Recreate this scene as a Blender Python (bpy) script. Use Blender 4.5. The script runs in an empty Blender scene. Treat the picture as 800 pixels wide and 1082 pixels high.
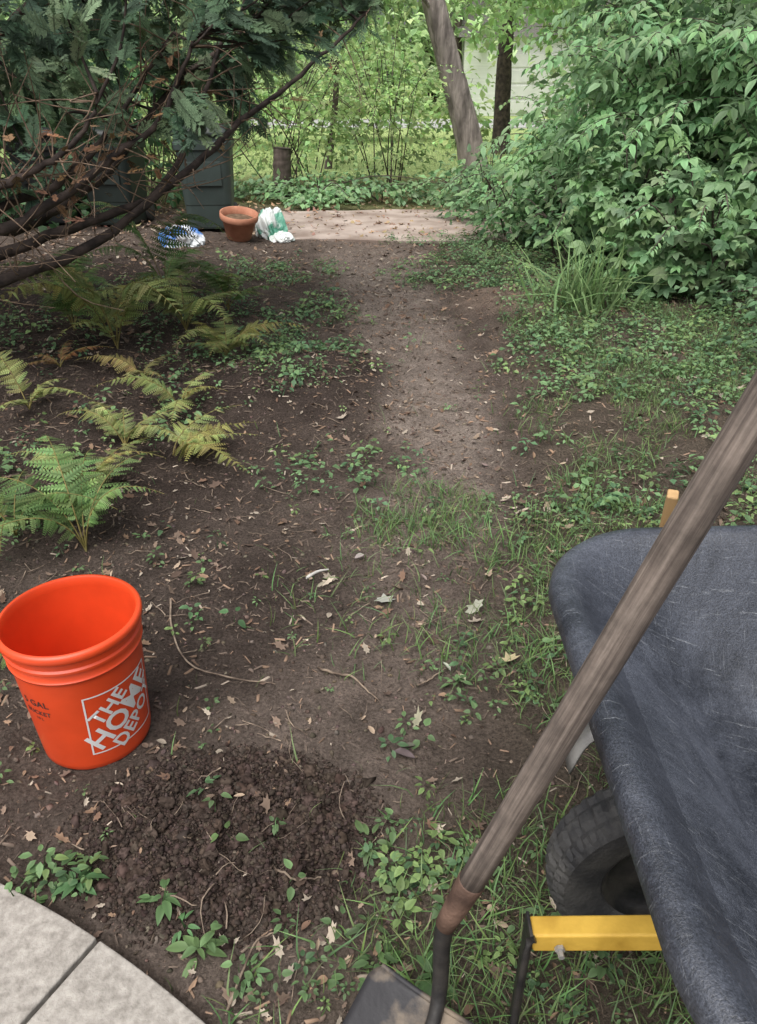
import bpy, bmesh, math, random
import numpy as np
from mathutils import Vector, Matrix
rng=np.random.default_rng(11); random.seed(5)
scene=bpy.context.scene
U=lambda a,b,n=None: rng.uniform(a,b,n)

# ---------------------------------------------------------------- noise
def _h2(a,b,s): 
    v=np.sin(a*127.1+b*311.7+s*74.7)*43758.5453
    return v-np.floor(v)
def vn(x,y,s=0):
    xi=np.floor(x);yi=np.floor(y);fx=x-xi;fy=y-yi
    fx=fx*fx*(3-2*fx);fy=fy*fy*(3-2*fy)
    return (_h2(xi,yi,s)*(1-fx)+_h2(xi+1,yi,s)*fx)*(1-fy)+(_h2(xi,yi+1,s)*(1-fx)+_h2(xi+1,yi+1,s)*fx)*fy
def fbm(x,y,o=4,s=0):
    r=0;a=.5
    for i in range(o):
        r=r+a*vn(x*2**i+i*17.3,y*2**i-i*9.1,s+i);a*=.5
    return r/(1-.5**o)
def vn3(x,y,z,s=0):
    zi=np.floor(z);f=z-zi;f=f*f*(3-2*f)
    return vn(x+zi*37.2,y-zi*11.7,s)*(1-f)+vn(x+(zi+1)*37.2,y-(zi+1)*11.7,s)*f
def sstep(a,b,x):
    t=np.clip((x-a)/(b-a),0,1);return t*t*(3-2*t)
def blobs(x,y,L):
    D=np.zeros_like(x)
    for cx,cy,rx,ry,w in L:
        D=np.maximum(D,w*np.clip(1.4*(1-((x-cx)/rx)**2-((y-cy)/ry)**2),0,1))
    return D
# ---------------------------------------------------------------- terrain
PC=np.array([-1.745,-1.33]);PR=2.49   # patio centre / radius
def in_patio(x,y,m=0.0): return np.hypot(x-PC[0],y-PC[1])<PR+m
def H(x,y):
    x=np.asarray(x,float);y=np.asarray(y,float)
    near=np.exp(-(np.hypot(x,y-2)/9)**2)
    z=.05*(fbm(x*.9,y*.9,3,3)-.5)*near+.035*(fbm(x*5,y*5,4,8)-.5)*near
    z=z+.022*(fbm(x*26,y*26,3,5)-.5)*near
    z=z+.08*blobs(x,y,[(-.42,3.85,.55,.6,1)])+.06*blobs(x,y,[(.95,5.5,.45,.45,1)])
    dug=blobs(x,y,[(-.33,1.09,.33,.22,1)])
    rid=1-np.abs(2*fbm(x*13,y*13,3,21)-1)
    z=z+dug*(.006+.055*(fbm(x*7,y*7,2,25)-.3)+.05*(rid-.75)+.03*(fbm(x*34,y*34,2,29)-.5))
    z=z+.10*sstep(-.7,-1.8,x)*sstep(2,4,y)*near+.15*sstep(1.4,3,x)*sstep(3.5,6,y)*near
    z=np.where(in_patio(x,y,.02),-.02,z)
    return z
PY=[-2,.8,1.3,1.65,2.13,2.45,2.84,3.33,3.98,4.86,6.1,8,20]
PX=[-.6,-.3,-.15,0,.1,.22,.3,.32,.28,.16,.0,-.1,-.1]
PW=[.5,.4,.36,.32,.28,.25,.25,.26,.27,.3,.42,.65,.65]
def pathm(x,y):
    d=np.abs(x-np.interp(y,PY,PX))/np.interp(y,PY,PW)
    return 1-sstep(.3,1.35,d+1.1*(fbm(x*3,y*3,4,2)-.5))
RY=[0,.7,.84,1.05,1.26,1.65,2.25,3.1,4.3,5.0,5.6,6.1,7.6,9]
RX=[-.3,-.25,-.16,-.02,.08,.22,.42,.58,.58,.7,1.0,.25,.35,.7]
def rightm(x,y): return sstep(-.05,.35,x-np.interp(y,RY,RX)+.25*(fbm(x*2.3,y*2.3,2,66)-.5))
def link(o,parent=None):
    scene.collection.objects.link(o)
    if parent: o.parent=parent
    return o
def empty(name):
    e=bpy.data.objects.new(name,None);return link(e)
def npmesh(name,V,F,mat,C=None,smooth=False,parent=None):
    me=bpy.data.meshes.new(name);V=np.asarray(V,np.float32);F=np.asarray(F,np.int32)
    k=F.shape[1]
    me.vertices.add(len(V));me.vertices.foreach_set('co',V.ravel())
    me.loops.add(F.size);me.loops.foreach_set('vertex_index',F.ravel())
    me.polygons.add(len(F));me.polygons.foreach_set('loop_start',np.arange(0,F.size,k,dtype=np.int32))
    me.polygons.foreach_set('loop_total',np.full(len(F),k,np.int32))
    if smooth: me.polygons.foreach_set('use_smooth',np.ones(len(F),bool))
    if C is not None:
        a=me.attributes.new('Col','FLOAT_COLOR','POINT')
        c=np.ones((len(V),4),np.float32);c[:,:3]=C;a.data.foreach_set('color',c.ravel())
    me.update(calc_edges=True)
    me.materials.append(mat)
    return link(bpy.data.objects.new(name,me),parent)
# ---------------------------------------------------------------- materials
def newmat(name):
    m=bpy.data.materials.new(name);m.use_nodes=True
    nt=m.node_tree;return m,nt,nt.nodes['Principled BSDF']
def N(nt,t,**k):
    n=nt.nodes.new(t)
    for a,b in k.items():
        if a in n.inputs.keys(): n.inputs[a].default_value=b
        else: setattr(n,a,b)
    return n
def leafmat(name,trans=.35,rough=.5,spec=.3,sat=1.):
    m,nt,p=newmat(name);L=nt.links
    a=N(nt,'ShaderNodeAttribute',attribute_name='Col');out=a.outputs['Color']
    if sat!=1.:
        h=N(nt,'ShaderNodeHueSaturation');h.inputs['Saturation'].default_value=sat;L.new(out,h.inputs['Color']);out=h.outputs['Color']
    L.new(out,p.inputs['Base Color']);p.inputs['Roughness'].default_value=rough
    p.inputs['Specular IOR Level'].default_value=spec
    if trans>0:
        t=N(nt,'ShaderNodeBsdfTranslucent');L.new(out,t.inputs['Color'])
        ms=N(nt,'ShaderNodeMixShader',Fac=trans)
        L.new(p.outputs[0],ms.inputs[1]);L.new(t.outputs[0],ms.inputs[2])
        L.new(ms.outputs[0],nt.nodes['Material Output'].inputs['Surface'])
    return m
def noisemat(name,c1,c2,scale=8.,rough=.7,bump=.3,bscale=40.,stretch=(1,1,1),detail=6.,spec=.4,lo=.35,hi=.65,metal=0,bdist=.01):
    m,nt,p=newmat(name);L=nt.links
    tc=N(nt,'ShaderNodeTexCoord');mp=N(nt,'ShaderNodeMapping');mp.inputs['Scale'].default_value=stretch
    L.new(tc.outputs['Object'],mp.inputs['Vector'])
    nz=N(nt,'ShaderNodeTexNoise',Scale=scale,Detail=detail);L.new(mp.outputs[0],nz.inputs['Vector'])
    cr=N(nt,'ShaderNodeValToRGB');cr.color_ramp.elements[0].position=lo;cr.color_ramp.elements[1].position=hi
    cr.color_ramp.elements[0].color=(*c1,1);cr.color_ramp.elements[1].color=(*c2,1)
    L.new(nz.outputs['Fac'],cr.inputs[0]);L.new(cr.outputs[0],p.inputs['Base Color'])
    p.inputs['Roughness'].default_value=rough;p.inputs['Specular IOR Level'].default_value=spec;p.inputs['Metallic'].default_value=metal
    if bump:
        n2=N(nt,'ShaderNodeTexNoise',Scale=bscale,Detail=5.);L.new(mp.outputs[0],n2.inputs['Vector'])
        b=N(nt,'ShaderNodeBump',Strength=bump,Distance=bdist);L.new(n2.outputs['Fac'],b.inputs['Height']);L.new(b.outputs[0],p.inputs['Normal'])
    return m
def groundmat():
    m,nt,p=newmat('ground_soil');L=nt.links
    a=N(nt,'ShaderNodeAttribute',attribute_name='Col');tc=N(nt,'ShaderNodeTexCoord')
    prev=a.outputs['Color']
    for s,lo,hi in ((6.,.65,1.35),(110.,.4,1.7)):
        nz=N(nt,'ShaderNodeTexNoise',Scale=s,Detail=5.,Roughness=.75);L.new(tc.outputs['Object'],nz.inputs['Vector'])
        mr=N(nt,'ShaderNodeMapRange');mr.inputs['From Min'].default_value=.3;mr.inputs['From Max'].default_value=.7
        mr.inputs['To Min'].default_value=lo;mr.inputs['To Max'].default_value=hi
        L.new(nz.outputs['Fac'],mr.inputs['Value'])
        v=N(nt,'ShaderNodeVectorMath',operation='SCALE');L.new(prev,v.inputs[0]);L.new(mr.outputs[0],v.inputs['Scale']);prev=v.outputs[0]
    L.new(prev,p.inputs['Base Color']);p.inputs['Roughness'].default_value=.95;p.inputs['Specular IOR Level'].default_value=.1
    n1=N(nt,'ShaderNodeTexNoise',Scale=60.,Detail=6.,Roughness=.8);L.new(tc.outputs['Object'],n1.inputs['Vector'])
    b=N(nt,'ShaderNodeBump',Strength=1.,Distance=.04);L.new(n1.outputs['Fac'],b.inputs['Height']);L.new(b.outputs[0],p.inputs['Normal'])
    return m
M_leaf=leafmat('leaf_green',.3,.5,.3,.9);M_far=leafmat('leaf_far_brightened',.45,.7,.1,.9);M_dry=leafmat('dry_leaf',0,.85,.15)  # M_far: background leaf colours are lightened to stand in for brighter light
M_needle=leafmat('conifer_foliage',0,.7,.2,.9);M_grass=leafmat('grass_blade',.3,.6,.2,.92);M_frond=leafmat('fern_frond',.3,.6,.2,.95)
M_soilbit=leafmat('soil_bit',0,.95,.05)
M_bark=noisemat('bark',(.04,.03,.024),(.13,.10,.085),12,.9,.8,30,(1,1,.25))
M_barkL=noisemat('bark_grey',(.12,.10,.09),(.34,.29,.26),9,.9,1.,14,(1,1,.2),bdist=.06)
M_barkD=noisemat('bark_dark',(.022,.016,.014),(.085,.062,.052),14,.85,.7,35)
# ---------------------------------------------------------------- scatter utilities
def basis(d,n):
    d=d/np.linalg.norm(d,axis=1,keepdims=True)
    x=np.cross(d,n);x/=np.maximum(np.linalg.norm(x,axis=1,keepdims=True),1e-6)
    z=np.cross(x,d);return np.stack([x,d,z],axis=2)
def inst(tpl,P,R,S,C):
    V,T,M=tpl;n=len(P);S=np.asarray(S,float)
    if S.ndim==1:S=np.repeat(S[:,None],3,1)
    v=V[None]*S[:,None,:]
    v=np.einsum('nij,nkj->nki',R,v)+P[:,None,:]
    t=T[None]+(np.arange(n)*len(V))[:,None,None]
    c=C[:,None,:]*M[None,:,None]
    return v.reshape(-1,3),t.reshape(-1,3),c.reshape(-1,3)
def merge(L):
    off=0;Vs=[];Ts=[];Cs=[]
    for v,t,c in L:
        Vs.append(v);Ts.append(t+off);Cs.append(c);off+=len(v)
    return np.concatenate(Vs),np.concatenate(Ts),np.concatenate(Cs)
def leaf_t(w=.5,n=4,fold=.25,droop=.2,peak=.8):
    t=np.linspace(0,1,n+1);hw=w/2*np.sin(np.pi*np.clip(t,0.02,.98)**peak)**.8
    V=[];M=[]
    for i in range(n+1):
        zc=-droop*t[i]**2
        V+=[(-hw[i],t[i],zc+fold*hw[i]),(0,t[i],zc),(hw[i],t[i],zc+fold*hw[i])];M+=[1.08,.82,1.08]
    T=[]
    for i in range(n-1):
        a=3*i
        if i>0: T+=[(a,a+1,a+3),(a+1,a+2,a+5)]
        T+=[(a+1,a+4,a+3),(a+1,a+5,a+4)]
    a=3*(n-1);T+=[(a,a+1,a+4),(a+1,a+2,a+4)]
    return np.array(V,float),np.array(T),np.array(M,float)
def comb(parts):
    L=[]
    for tpl,d,n,p,s,m in parts:
        R=basis(np.array([d],float),np.array([n],float))
        v,t,c=inst(tpl,np.array([p],float),R,np.array([s]) if np.isscalar(s) else np.array([s]),np.ones((1,3))*m)
        L.append((v,t,c))
    v,t,c=merge(L);return v,t,c[:,0]
LEAF=leaf_t(n=3);LEAF6=leaf_t(.6,5,.3,.25,.7);LEAF2=leaf_t(.6,2,.3,.2,.9);LEAF3=leaf_t(.62,3,.3,.25,.75)
def stem_t(w=.05):
    return np.array([(-w/2,0,0),(w/2,0,0),(0,1,0)]),np.array([(0,1,2)]),np.array([.8,.8,.8])
def sprig(k,seed,leaf=LEAF,hs=1.):
    r=np.random.default_rng(seed);P=[]
    for i in range(k):
        a=i*2.4+r.uniform(-.4,.4);h=hs*r.uniform(.2,1.7);o=r.uniform(.05,.75)
        d=(math.cos(a),math.sin(a),r.uniform(-.25,.35))
        P.append((leaf,d,(r.uniform(-.3,.3),r.uniform(-.3,.3),1),(o*d[0],o*d[1],h),r.uniform(.55,1.15),r.uniform(.7,1.2)))
    P.append((stem_t(.1),(.1,.1,1),(1,0,0),(0,0,-.2),1.7,.6))
    return comb(P)
SPR=[sprig(6,1,LEAF6),sprig(8,2),sprig(4,3,LEAF6),sprig(7,4),sprig(3,5,LEAF6)]
SPRF=[sprig(6,1,LEAF3),sprig(7,2,LEAF2),sprig(5,3,LEAF3)]
ROS=[sprig(9,6,leaf_t(.42,6,.3,.35,.75),.35),sprig(7,7,leaf_t(.36,6,.25,.4,.8),.3)]
def upR(n,tilt=.25):
    a=U(0,2*np.pi,n);d=np.stack([np.cos(a),np.sin(a),U(-tilt,tilt,n)],1)
    nn=np.stack([U(-tilt,tilt,n),U(-tilt,tilt,n),np.ones(n)],1);return basis(d,nn)
def jit(base,n,v=.25,h=.12):
    b=np.array(base)[None]*U(1-v,1+v,n)[:,None]*(1+U(-h,h,(n,3)));return b
def place(name,tpls,x,y,size,col,mat,dz=0,tilt=.25,parent=None,v=.3,h=.15):
    L=[];idx=rng.integers(0,len(tpls),len(x));z=H(x,y)+dz
    if np.ndim(size)==0: size=np.full(len(x),size)
    for k,t in enumerate(tpls):
        s=idx==k;n=s.sum()
        if not n: continue
        c=jit(col,n,v,h) if np.ndim(col)==1 else col[s]*U(1-v,1+v,n)[:,None]
        L.append(inst(t,np.stack([x[s],y[s],z[s]],1),upR(n,tilt),size[s],c))
    V,T,C=merge(L);return npmesh(name,V,T,mat,C,parent=parent)
def tube(pts,rad,seg=8,wob=0):
    pts=np.asarray(pts,float);n=len(pts);rad=np.broadcast_to(np.asarray(rad,float),(n,))
    tg=np.gradient(pts,axis=0);tg/=np.linalg.norm(tg,axis=1,keepdims=True)+1e-9
    ref=np.array([.3,.2,1.]) if abs(tg[0][2])<.9 else np.array([1.,.1,0])
    a=np.cross(tg,ref);a/=np.linalg.norm(a,axis=1,keepdims=True)+1e-9;b=np.cross(tg,a)
    th=np.arange(seg)*2*np.pi/seg
    w=1+(wob*(rng.random((n,seg))-.5) if wob else np.zeros((n,seg)))
    V=pts[:,None,:]+(rad[:,None]*w)[:,:,None]*(np.cos(th)[None,:,None]*a[:,None,:]+np.sin(th)[None,:,None]*b[:,None,:])
    V=V.reshape(-1,3)
    i=np.arange(n-1)[:,None]*seg;j=np.arange(seg)[None];k=(j+1)%seg
    A=(i+j).ravel();B=(i+k).ravel();Cc=(i+seg+k).ravel();D=(i+seg+j).ravel()
    T=np.concatenate([np.stack([A,B,Cc],1),np.stack([A,Cc,D],1)])
    caps=[(0,q,q+1) for q in range(1,seg-1)]+[((n-1)*seg,(n-1)*seg+q+1,(n-1)*seg+q) for q in range(1,seg-1)]
    T=np.concatenate([T,np.array(caps)]);return V,T,np.ones_like(V)
def cat(P,n=24):
    P=np.asarray(P,float);P=np.vstack([2*P[0]-P[1],P,2*P[-1]-P[-2]]);m=len(P)-3;out=[]
    for t in np.linspace(0,m-1e-6,n):
        i=int(t);f=t-i;a,b,c,d=P[i:i+4]
        out.append(.5*((2*b)+(-a+c)*f+(2*a-5*b+4*c-d)*f*f+(-a+3*b-3*c+d)*f**3))
    return np.array(out)
def pymesh(name,V,F,mat,parent=None,smooth=True,bevel=0,sub=0,solid=0):
    me=bpy.data.meshes.new(name);me.from_pydata([tuple(v) for v in V],[],[tuple(f) for f in F]);me.update()
    if smooth:
        for p in me.polygons:p.use_smooth=True
    me.materials.append(mat);o=link(bpy.data.objects.new(name,me),parent)
    bm=bmesh.new();bm.from_mesh(me);bmesh.ops.recalc_face_normals(bm,faces=bm.faces);bm.to_mesh(me);bm.free()
    if solid:
        q=o.modifiers.new('s','SOLIDIFY');q.thickness=solid;q.offset=0
    if bevel:
        q=o.modifiers.new('b','BEVEL');q.width=bevel;q.segments=3;q.limit_method='ANGLE'
    if sub:
        q=o.modifiers.new('u','SUBSURF');q.levels=sub;q.render_levels=sub
    return o
def loft(rings,cap0=True,cap1=True):
    n=len(rings[0]);V=[p for r in rings for p in r];F=[]
    for i in range(len(rings)-1):
        for j in range(n):
            k=(j+1)%n;F.append((i*n+j,i*n+k,(i+1)*n+k,(i+1)*n+j))
    if cap0:F.append(tuple(range(n)))
    if cap1:F.append(tuple((len(rings)-1)*n+j for j in reversed(range(n))))
    return V,F
def lathe(prof,seg=64,c=(0,0,0),cap0=False,cap1=False):
    return loft([[(c[0]+r*math.cos(2*math.pi*j/seg),c[1]+r*math.sin(2*math.pi*j/seg),c[2]+z) for j in range(seg)] for r,z in prof],cap0,cap1)
def rrect(x0,x1,y0,y1,r,z,nc=8,ns=6,zf=None):
    P=[]
    cs=[(x1-r,y1-r,0),(x0+r,y1-r,90),(x0+r,y0+r,180),(x1-r,y0+r,270)]
    for q,(cx,cy,a0) in enumerate(cs):
        arc=[(cx+r*math.cos(math.radians(a0+90*i/nc)),cy+r*math.sin(math.radians(a0+90*i/nc))) for i in range(nc+1)]
        P+=arc
        nx,ny,na=cs[(q+1)%4];nxt=(nx+r*math.cos(math.radians(na)),ny+r*math.sin(math.radians(na)))
        for i in range(1,ns):
            f=i/ns;P.append((arc[-1][0]*(1-f)+nxt[0]*f,arc[-1][1]*(1-f)+nxt[1]*f))
    return [(p[0],p[1],z+(zf(p[0],p[1]) if zf else 0)) for p in P]
def box(x0,x1,y0,y1,z0,z1):
    V=[(x0,y0,z0),(x1,y0,z0),(x1,y1,z0),(x0,y1,z0),(x0,y0,z1),(x1,y0,z1),(x1,y1,z1),(x0,y1,z1)]
    return V,[(0,3,2,1),(4,5,6,7),(0,1,5,4),(1,2,6,5),(2,3,7,6),(3,0,4,7)]

# ================================================================ GROUND
n=560
s=np.linspace(-1,1,n)
gx=np.sign(s)*(np.abs(s)*2.3+ (np.abs(s)**6)*110)
s2=np.linspace(0,1,760);gy=.4+s2*6.0+(s2**8)*125
gy=np.concatenate([[-40,-10,-3,-.5],gy])
X,Y=np.meshgrid(gx,gy);Z=H(X,Y)
nx,ny=len(gx),len(gy)
V=np.stack([X.ravel(),Y.ravel(),Z.ravel()],1)
i,j=np.meshgrid(np.arange(nx-1),np.arange(ny-1));a=(j*nx+i).ravel()
F=np.stack([a,a+1,a+nx+1,a+nx],1)
x,y=V[:,0],V[:,1]
def mixc(c,m,t): return c*(1-m[:,None])+np.array(t)[None]*m[:,None]
C=np.tile(np.array([.150,.117,.097]),(len(V),1))
C=mixc(C,pathm(x,y)*.85,(.235,.186,.155))
C=mixc(C,sstep(2.2,3.0,y)*(1-sstep(6.5,8,y))*pathm(x,y)*(.35+.7*fbm(x*2,y*2,4,40)).clip(0,1),(.36,.295,.25))
C=mixc(C,blobs(x,y,[(-.33,1.09,.37,.27,1.2),(-.55,1.95,.6,.5,.65),(-.35,3.85,.5,.7,.95),(-1.2,3.3,1.1,1.3,.9),(-2.5,5,1.8,2.5,.9)]).clip(0,1)*(.5+.7*fbm(x*3,y*3,3,7)).clip(0,1),(.066,.049,.042))
C=mixc(C,rightm(x,y)*.6*(y<8),(.135,.11,.08))
C=mixc(C,blobs(x,y,[(.95,5.5,.5,.45,.7)]),(.27,.20,.155))
C=mixc(C,sstep(9.6,10.6,y+.8*fbm(x,y,3,4)),(.17,.17,.08))
C=mixc(C,sstep(13,15,y+1.2*fbm(x,y,3,4)),(.40,.50,.20))
npmesh('ground',V,F,groundmat(),C,smooth=True)

M_conc=noisemat('old_concrete',(.25,.19,.155),(.46,.38,.33),2.5,.9,.4,60,detail=9.)
P=[]
for k in range(40):
    th=2*math.pi*k/40;rr=1+.16*(random.random()-.5)
    P.append((.15+1.75*rr*math.copysign(abs(math.cos(th))**.6,math.cos(th)),8.85+.95*rr*math.copysign(abs(math.sin(th))**.6,math.sin(th))))
V,F=loft([[(p[0],p[1],-.06) for p in P],[(p[0],p[1],.018) for p in P],[(.15+(p[0]-.15)*.99,8.85+(p[1]-8.85)*.99,.022) for p in P]])
pymesh('concrete_path',V,F,M_conc,smooth=False)
V,F=box(-60,60,26,31,-.05,.03);pymesh('road',V,F,noisemat('pale_asphalt',(.34,.34,.33),(.42,.42,.40),3,.9,.1),smooth=False)

# ================================================================ PATIO
pat=empty('stone_patio')
M_pav=noisemat('paver_concrete',(.23,.21,.185),(.42,.39,.35),60,.9,.6,180,detail=8.,lo=.3,hi=.7,bdist=.004)
k=0
for ri,(r1,r0) in enumerate([(2.49,2.03),(2.022,1.56),(1.552,1.1),(1.09,.5)]):
    step=10.4*(1+ri*.25);off=60.9+ri*4.7
    for q in range(-9,9):
        a0=math.radians(off+q*step)+.0035/r1*1.2;a1=math.radians(off+(q+1)*step)-.0035/r1*1.2
        ng=10;th=[a0+(a1-a0)*i/ng for i in range(ng+1)]
        ring=[(PC[0]+r1*math.cos(t),PC[1]+r1*math.sin(t)) for t in th]+[(PC[0]+r0*math.cos(t),PC[1]+r0*math.sin(t)) for t in reversed(th)]
        dz=random.uniform(-.001,.001)
        V,F=loft([[(p[0],p[1],-.04) for p in ring],[(p[0],p[1],.024+dz) for p in ring]])
        pymesh('paver_%d'%k,V,F,M_pav,pat,False,bevel=.004);k+=1

# ================================================================ BUCKET
bx,by=-.715,1.40;bz=float(H(np.array([bx]),np.array([by]))[0])
bk=empty('bucket');bk.location=(bx,by,bz)
def plastic(name,c,rough=.4):
    m,nt,p=newmat(name);L=nt.links;tc=N(nt,'ShaderNodeTexCoord');nz=N(nt,'ShaderNodeTexNoise',Scale=7.,Detail=6.)
    L.new(tc.outputs['Object'],nz.inputs['Vector']);cr=N(nt,'ShaderNodeValToRGB')
    cr.color_ramp.elements[0].position=.3;cr.color_ramp.elements[0].color=(c[0]*.82,c[1]*.8,c[2]*.8,1)
    cr.color_ramp.elements[1].position=.6;cr.color_ramp.elements[1].color=(*c,1)
    L.new(nz.outputs['Fac'],cr.inputs[0]);L.new(cr.outputs[0],p.inputs['Base Color']);p.inputs['Roughness'].default_value=rough
    return m
M_or=plastic('orange_plastic',(.78,.078,.02),.34)
rb,rt,hh=.130,.152,.375
def Rz(z): return rb+(rt-rb)*z/hh
prof=[(0.001,.004),(rb-.01,.004),(rb-.004,0),(rb,.006)]+[(Rz(z),z) for z in (.02,.1,.2,.27,.288)]+[(Rz(.29)+.005,.291),(Rz(.29)+.006,.296),(Rz(.3)+.001,.300),(Rz(.31),.318),(Rz(.32)+.006,.322),(Rz(.325)+.006,.328),(Rz(.33)+.001,.332),(Rz(.34)+.001,.350),(Rz(.35)+.008,.353),(rt+.010,.358),(rt+.010,.369),(rt+.006,.375),(rt-.001,.376),(rt-.004,.372)]+[(Rz(z)-.003,z) for z in (.35,.25,.1,.02)]+[(rb-.012,.008),(.001,.008)]
V,F=lathe(prof,96);o=pymesh('bucket_body',V,F,M_or,bk)
o.modifiers.new('e','EDGE_SPLIT').split_angle=math.radians(50)
M_wh=noisemat('white_print',(.72,.71,.69),(.80,.79,.78),10,.5,0)
M_bl=noisemat('black_print',(.02,.02,.02),(.04,.04,.04),10,.5,0)
def wrap(name,polys_fn,phi0,zc,mat,off=.0008):
    me=polys_fn();ob=link(bpy.data.objects.new(name,me),bk)
    for v in me.vertices:
        s,t=v.co.x,v.co.y;z=zc+t;r=Rz(z)+off+v.co.z;ph=phi0+s/Rz(z)
        v.co=(r*math.cos(ph),r*math.sin(ph),z)
    me.materials.clear();me.materials.append(mat);return ob
def textmesh(lines,rot,bold=.0010):
    def f():
        bm=bmesh.new()
        for txt,size,cx,cy,sx in lines:
            cu=bpy.data.curves.new('t','FONT');cu.body=txt;cu.size=size;cu.align_x='CENTER';cu.align_y='CENTER';cu.offset=bold*size/.04;cu.resolution_u=3;cu.space_character=1.06
            ob=bpy.data.objects.new('t',cu);scene.collection.objects.link(ob)
            dg=bpy.context.evaluated_depsgraph_get();me=bpy.data.meshes.new_from_object(ob.evaluated_get(dg))
            xs=[v.co.x for v in me.vertices];ys=[v.co.y for v in me.vertices];mx=(min(xs)+max(xs))/2;my=(min(ys)+max(ys))/2
            for v in me.vertices:
                v.co.x=(v.co.x-mx)*sx+cx;v.co.y+=cy-my
            bm.from_mesh(me);bpy.data.objects.remove(ob)
        bmesh.ops.rotate(bm,verts=bm.verts,cent=(0,0,0),matrix=Matrix.Rotation(rot,3,'Z'))
        bmesh.ops.triangulate(bm,faces=bm.faces)
        for _ in range(3):
            L=[e for e in bm.edges if e.calc_length()>.010]
            if L: bmesh.ops.subdivide_edges(bm,edges=L,cuts=1);bmesh.ops.triangulate(bm,faces=bm.faces)
        me=bpy.data.meshes.new('txt');bm.to_mesh(me);bm.free();return me
    return f
def frame(h=.092,w=.004):
    bm=bmesh.new()
    for (x0,x1,y0,y1) in ((-h,h,h-w,h),(-h,h,-h,-h+w),(-h,-h+w,-h+w,h-w),(h-w,h,-h+w,h-w)):
        nxx=24 if x1-x0>.05 else 1;nyy=24 if y1-y0>.05 else 1
        g=[[bm.verts.new((x0+(x1-x0)*i/nxx,y0+(y1-y0)*j/nyy,0)) for j in range(nyy+1)] for i in range(nxx+1)]
        for i in range(nxx):
            for j in range(nyy): bm.faces.new((g[i][j],g[i+1][j],g[i+1][j+1],g[i][j+1]))
    me=bpy.data.meshes.new('fr');bm.to_mesh(me);bm.free();return me
ph=math.radians(-34)
wrap('printed_square',frame,ph,.145,M_wh)
wrap('printed_lettering',textmesh([('THE',.056,-.004,.056,.95),('HOME',.080,0,.006,.92),('DEPOT',.058,.004,-.048,.86)],math.radians(38)),ph,.145,M_wh,.001)
wrap('small_print',textmesh([('5 GAL',.026,0,.03,1),('BUCKET',.018,0,.0,1),('19 L',.012,0,-.02,1)],0,bold=.0006),math.radians(-116),.19,M_bl)

# ================================================================ WHEELBARROW
wb=empty('wheelbarrow')
def traymat():
    m,nt,p=newmat('tray_poly');L=nt.links;tc=N(nt,'ShaderNodeTexCoord')
    nz=N(nt,'ShaderNodeTexNoise',Scale=3.5,Detail=13.,Roughness=.78,Distortion=.6);L.new(tc.outputs['Object'],nz.inputs['Vector'])
    cr=N(nt,'ShaderNodeValToRGB');e=cr.color_ramp.elements;e[0].position=.38;e[0].color=(.011,.013,.018,1);e[1].position=.66;e[1].color=(.070,.077,.096,1)
    L.new(nz.outputs['Fac'],cr.inputs[0])
    prev=cr.outputs[0]
    for sc,rot,lo,hi,c in (((9,160,9),(.2,.3,.9),.58,.72,(.20,.21,.225,1)),((170,7,7),(.1,.5,.2),.60,.74,(.18,.19,.205,1))):
        mp=N(nt,'ShaderNodeMapping');mp.inputs['Scale'].default_value=sc;mp.inputs['Rotation'].default_value=rot;L.new(tc.outputs['Object'],mp.inputs['Vector'])
        n2=N(nt,'ShaderNodeTexNoise',Scale=1.5,Detail=6.,Roughness=.8);L.new(mp.outputs[0],n2.inputs['Vector'])
        r2=N(nt,'ShaderNodeMapRange');r2.inputs['From Min'].default_value=lo;r2.inputs['From Max'].default_value=hi;L.new(n2.outputs['Fac'],r2.inputs['Value'])
        mx=N(nt,'ShaderNodeMix',data_type='RGBA');L.new(r2.outputs[0],mx.inputs[0]);L.new(prev,mx.inputs[6]);mx.inputs[7].default_value=c;prev=mx.outputs[2]
    n4=N(nt,'ShaderNodeTexNoise',Scale=330.,Detail=3.,Roughness=.7);L.new(tc.outputs['Object'],n4.inputs['Vector'])
    r4=N(nt,'ShaderNodeMapRange');r4.inputs['From Min'].default_value=.3;r4.inputs['From Max'].default_value=.72;r4.inputs['To Min'].default_value=.5;r4.inputs['To Max'].default_value=1.9;L.new(n4.outputs['Fac'],r4.inputs['Value'])
    v=N(nt,'ShaderNodeVectorMath',operation='SCALE');L.new(prev,v.inputs[0]);L.new(r4.outputs[0],v.inputs['Scale']);L.new(v.outputs[0],p.inputs['Base Color'])
    b=N(nt,'ShaderNodeBump',Strength=.7,Distance=.002);L.new(n4.outputs['Fac'],b.inputs['Height']);L.new(b.outputs[0],p.inputs['Normal'])
    p.inputs['Roughness'].default_value=.36;return m
M_tray=traymat()
tz=lambda x,y:.03*((x-.3)/1.1)
def rg(x0,x1,y0,y1,r,z): return rrect(x0,x1,y0,y1,r,z,12,10,tz)
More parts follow.
